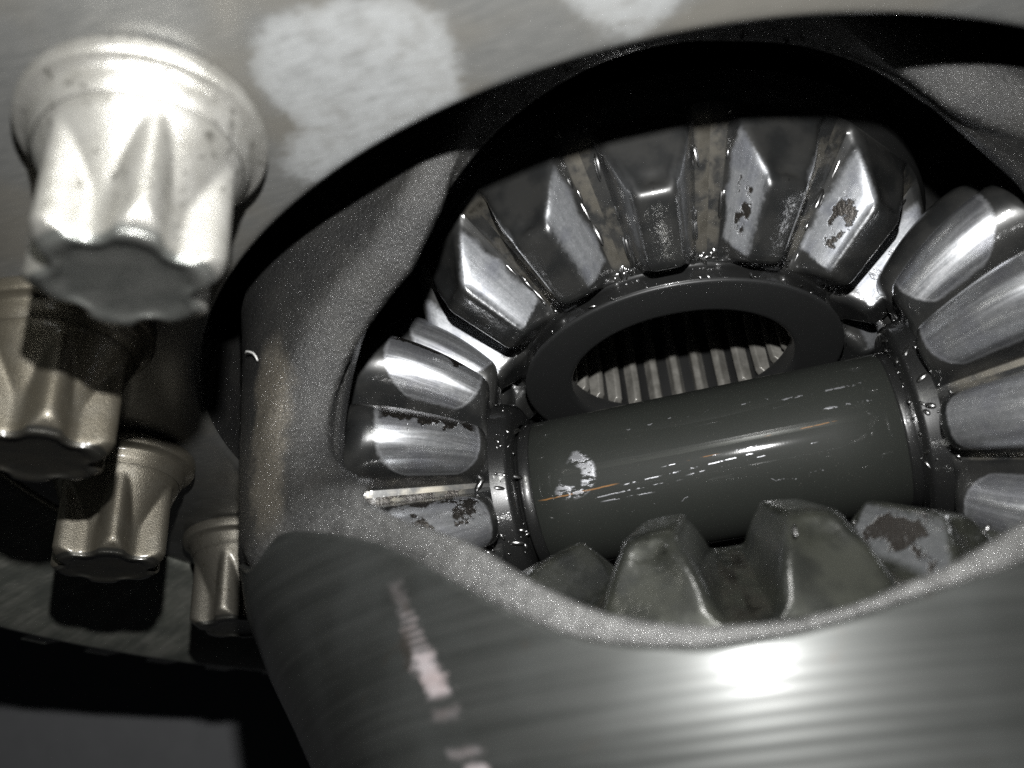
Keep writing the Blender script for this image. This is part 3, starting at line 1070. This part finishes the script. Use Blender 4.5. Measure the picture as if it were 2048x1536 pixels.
# ------------------------------------------------------------------ oil clinging to the gears in shallow beads
def oil_beads(name, spots, mat, parent):
    """spots: (point, normal, radius) in mm; each bead is a shallow cap"""
    V, F = [], []
    for sp in spots:
        p, nrm, r = sp[:3]
        nrm = nrm.normalized()
        t1 = nrm.orthogonal().normalized()
        st = random.uniform(0.8, 3.2)
        ro = random.uniform(0, 6.28)
        if len(sp) > 3:                                   # a run of oil lying along a given direction
            t1 = (sp[3] - nrm * sp[3].dot(nrm)).normalized()
            st, ro = sp[4], 0.0
        t2 = nrm.cross(t1)
        b = len(V)
        for (q, h) in ((1.0, -0.06), (0.74, 0.24), (0.38, 0.40)):
            for k in range(8):
                a = 2 * math.pi * k / 8
                x, y = r * q * math.cos(a) * st, r * q * math.sin(a)
                x, y = x * math.cos(ro) - y * math.sin(ro), x * math.sin(ro) + y * math.cos(ro)
                V.append(tuple(p + t1 * x + t2 * y + nrm * (h * r)))
        V.append(tuple(p + nrm * (0.46 * r)))
        for j in range(2):
            for k in range(8):
                k2 = (k + 1) % 8
                F.append((b + j * 8 + k, b + j * 8 + k2, b + j * 8 + 8 + k2, b + j * 8 + 8 + k))
        for k in range(8):
            F.append((b + 16 + k, b + 16 + (k + 1) % 8, b + 24))
    o = obj(name, mesh_from(name, V, F), mat, parent)
    o['kind'] = 'stuff'
    return o


def mat_oil():
    n = Nodes('dark_gear_oil')
    return n.set(color=(0.012, 0.012, 0.011), metal=0.0, rough=0.25, spec=1.0, coat=1.0, coat_rough=0.22)


M_OIL = mat_oil()


def cone_spot(r, z, a, nr, nz, size, tilt=0.35):
    nv = Vector((nr * math.cos(a), nr * math.sin(a), nz))
    nv += Vector((random.uniform(-tilt, tilt), random.uniform(-tilt, tilt), random.uniform(-tilt, tilt)))
    return (Vector((r * math.cos(a), r * math.sin(a), z)), nv, size)


spots = []
pitch = 360.0 / NS
for k in range(-4, 5):
    gap = -86.5 + pitch * (k + 0.5)
    for i in range(16):                                   # meniscus where each gap floor meets the hub
        a = math.radians(gap + random.uniform(-4.2, 4.2))
        t = random.gauss(0, 0.25)
        spots.append(cone_spot(24.3 + abs(t), 19.3 + abs(t) * 0.8, a, 0.8, -0.6, random.uniform(0.14, 0.5)))
    for i in range(9):                                    # round the foot of each tooth
        a = math.radians(-86.5 + pitch * k + random.choice((-1, 1)) * random.uniform(5.6, 6.6))
        r = random.uniform(24.2, 25.4)
        spots.append(cone_spot(r, 19.1 + (r - 24.2) * 0.8, a, 0.8, -0.6, random.uniform(0.12, 0.42)))
    for i in range(3):                                    # along the edge of the hub ring
        a = math.radians(gap + random.uniform(-13, 13))
        spots.append(cone_spot(24.25 + random.gauss(0, 0.12), 16.3, a, 0.8, -0.6, random.uniform(0.08, 0.22)))
for k in range(-3, 4):                                    # runs of oil lying in the gaps
    for i in range(5):
        for sgn in (-1, 1):
            a = math.radians(-86.5 + pitch * (k + 0.5) + sgn * random.uniform(2.6, 4.2))
            rho = random.uniform(33, 47)
            g = math.radians(52.2)
            p = Vector((rho * math.sin(g) * math.cos(a), rho * math.sin(g) * math.sin(a), rho * math.cos(g)))
            tang = Vector((-math.sin(a), math.cos(a), 0))
            nv = Vector((math.cos(g) * math.cos(a), math.cos(g) * math.sin(a), -math.sin(g))) - tang * sgn * 0.6
            nv += Vector((random.uniform(-.15, .15), random.uniform(-.5, .0), random.uniform(-.15, .15)))
            spots.append((p, nv, random.uniform(0.15, 0.45), p.copy(), random.uniform(3.0, 7.0)))
oil_beads('oil_beads', spots, M_OIL, upper)
spots = []
for k in range(-3, 4):                                    # and on the tooth edges of the lower gear
    for i in range(7):
        a = math.radians(-98.0 + pitch * k + random.choice((-1, 1)) * random.uniform(2.5, 6.5))
        rho, g = random.uniform(40, 47), math.radians(random.uniform(52.5, 60))
        p = Vector((rho * math.sin(g) * math.cos(a), rho * math.sin(g) * math.sin(a), -rho * math.cos(g) - 1.2))
        nv = Vector((random.uniform(-.5, .5), -1, random.uniform(-.6, 0.3)))
        spots.append((p, nv, random.uniform(0.08, 0.3)))
o = oil_beads('oil_beads', spots, M_OIL, lower)
o.matrix_parent_inverse = flip.inverted()

for sx, wear_x in ((-1, -24.9), (1, 24.9)):               # pinion faces and the grooves of the shaft
    spots = []
    for i in range(60):
        a = math.radians(random.gauss(random.choice((135, 163, 192, 222)), 5))
        r = random.choice((11.4, 13.8, 14.6, 15.2, 16.5)) + random.gauss(0, 0.3)
        x = 24.9 + max(0.0, r - 13.8) * 1.35
        nv = Vector((-sx * 0.5, math.cos(a), math.sin(a))) + Vector((random.uniform(-.3, .3), random.uniform(-.3, .3) - 0.4, random.uniform(-.3, .3)))
        spots.append((Vector((sx * x + (2.8 if sx > 0 else 0), r * math.cos(a), r * math.sin(a))), nv, random.uniform(0.05, 0.16) if random.random() < 0.6 else random.uniform(0.2, 0.42)))
    p = [o for o in bpy.data.objects if o.type == 'EMPTY' and o.name.startswith('pinion_gear')][0 if sx < 0 else 1]
    o = oil_beads('oil_beads', spots, M_OIL, p)
    o.matrix_parent_inverse = p.matrix_world.inverted()
spots = []
for i in range(260):                                      # wet sparkle on the upper and left edge of the window
    al = random.uniform(math.radians(50), math.radians(190))
    rr = win_rho(al) + abs(random.gauss(0, 0.5))
    th, z = WC[0] + rr * math.cos(al) / KD, WC[1] + rr * math.sin(al)
    r = random.uniform(54.8, 56.5)
    p = Vector((r * math.sin(math.radians(th)), -r * math.cos(math.radians(th)), z))
    nv = Vector((random.uniform(-.4, .6), -1, random.uniform(-0.9, 0.0)))
    spots.append((p, nv, random.uniform(0.05, 0.2)))
oil_beads('oil_beads', spots, M_OIL, case)

# a curl of lint stuck to the casting
pts = [(-49.98, -40.67, 8.47), (-49.4, -41.3, 8.6), (-48.52, -41.92, 7.9), (-47.7, -42.5, 7.2), (-47.02, -42.98, 6.31), (-46.6, -43.2, 5.5)]
V, F = [], []
for i, p in enumerate(pts):
    q = Vector(p)
    out = Vector((q.x, q.y, 0)).normalized()
    q += out * 0.5
    t = (Vector(pts[min(i + 1, 5)]) - Vector(pts[max(i - 1, 0)])).normalized()
    sd = t.cross(out).normalized()
    rr = 0.10 if 0 < i < 5 else 0.04
    for k in range(6):
        a = 2 * math.pi * k / 6
        V.append(tuple(q + (sd * math.cos(a) + out * math.sin(a)) * rr))
for i in range(5):
    for k in range(6):
        k2 = (k + 1) % 6
        F.append((i * 6 + k, i * 6 + k2, i * 6 + 6 + k2, i * 6 + 6 + k))
F += [tuple(range(6)), tuple(range(30, 36))]
n = Nodes('white_lint')
lint = obj('lint_fibre', mesh_from('lint_fibre', V, F), n.set(color=(0.6, 0.6, 0.58), rough=0.6, gain=1.0))
lint['label'] = 'tiny white curl of lint stuck to the rough case pillar'
lint['category'] = 'lint'
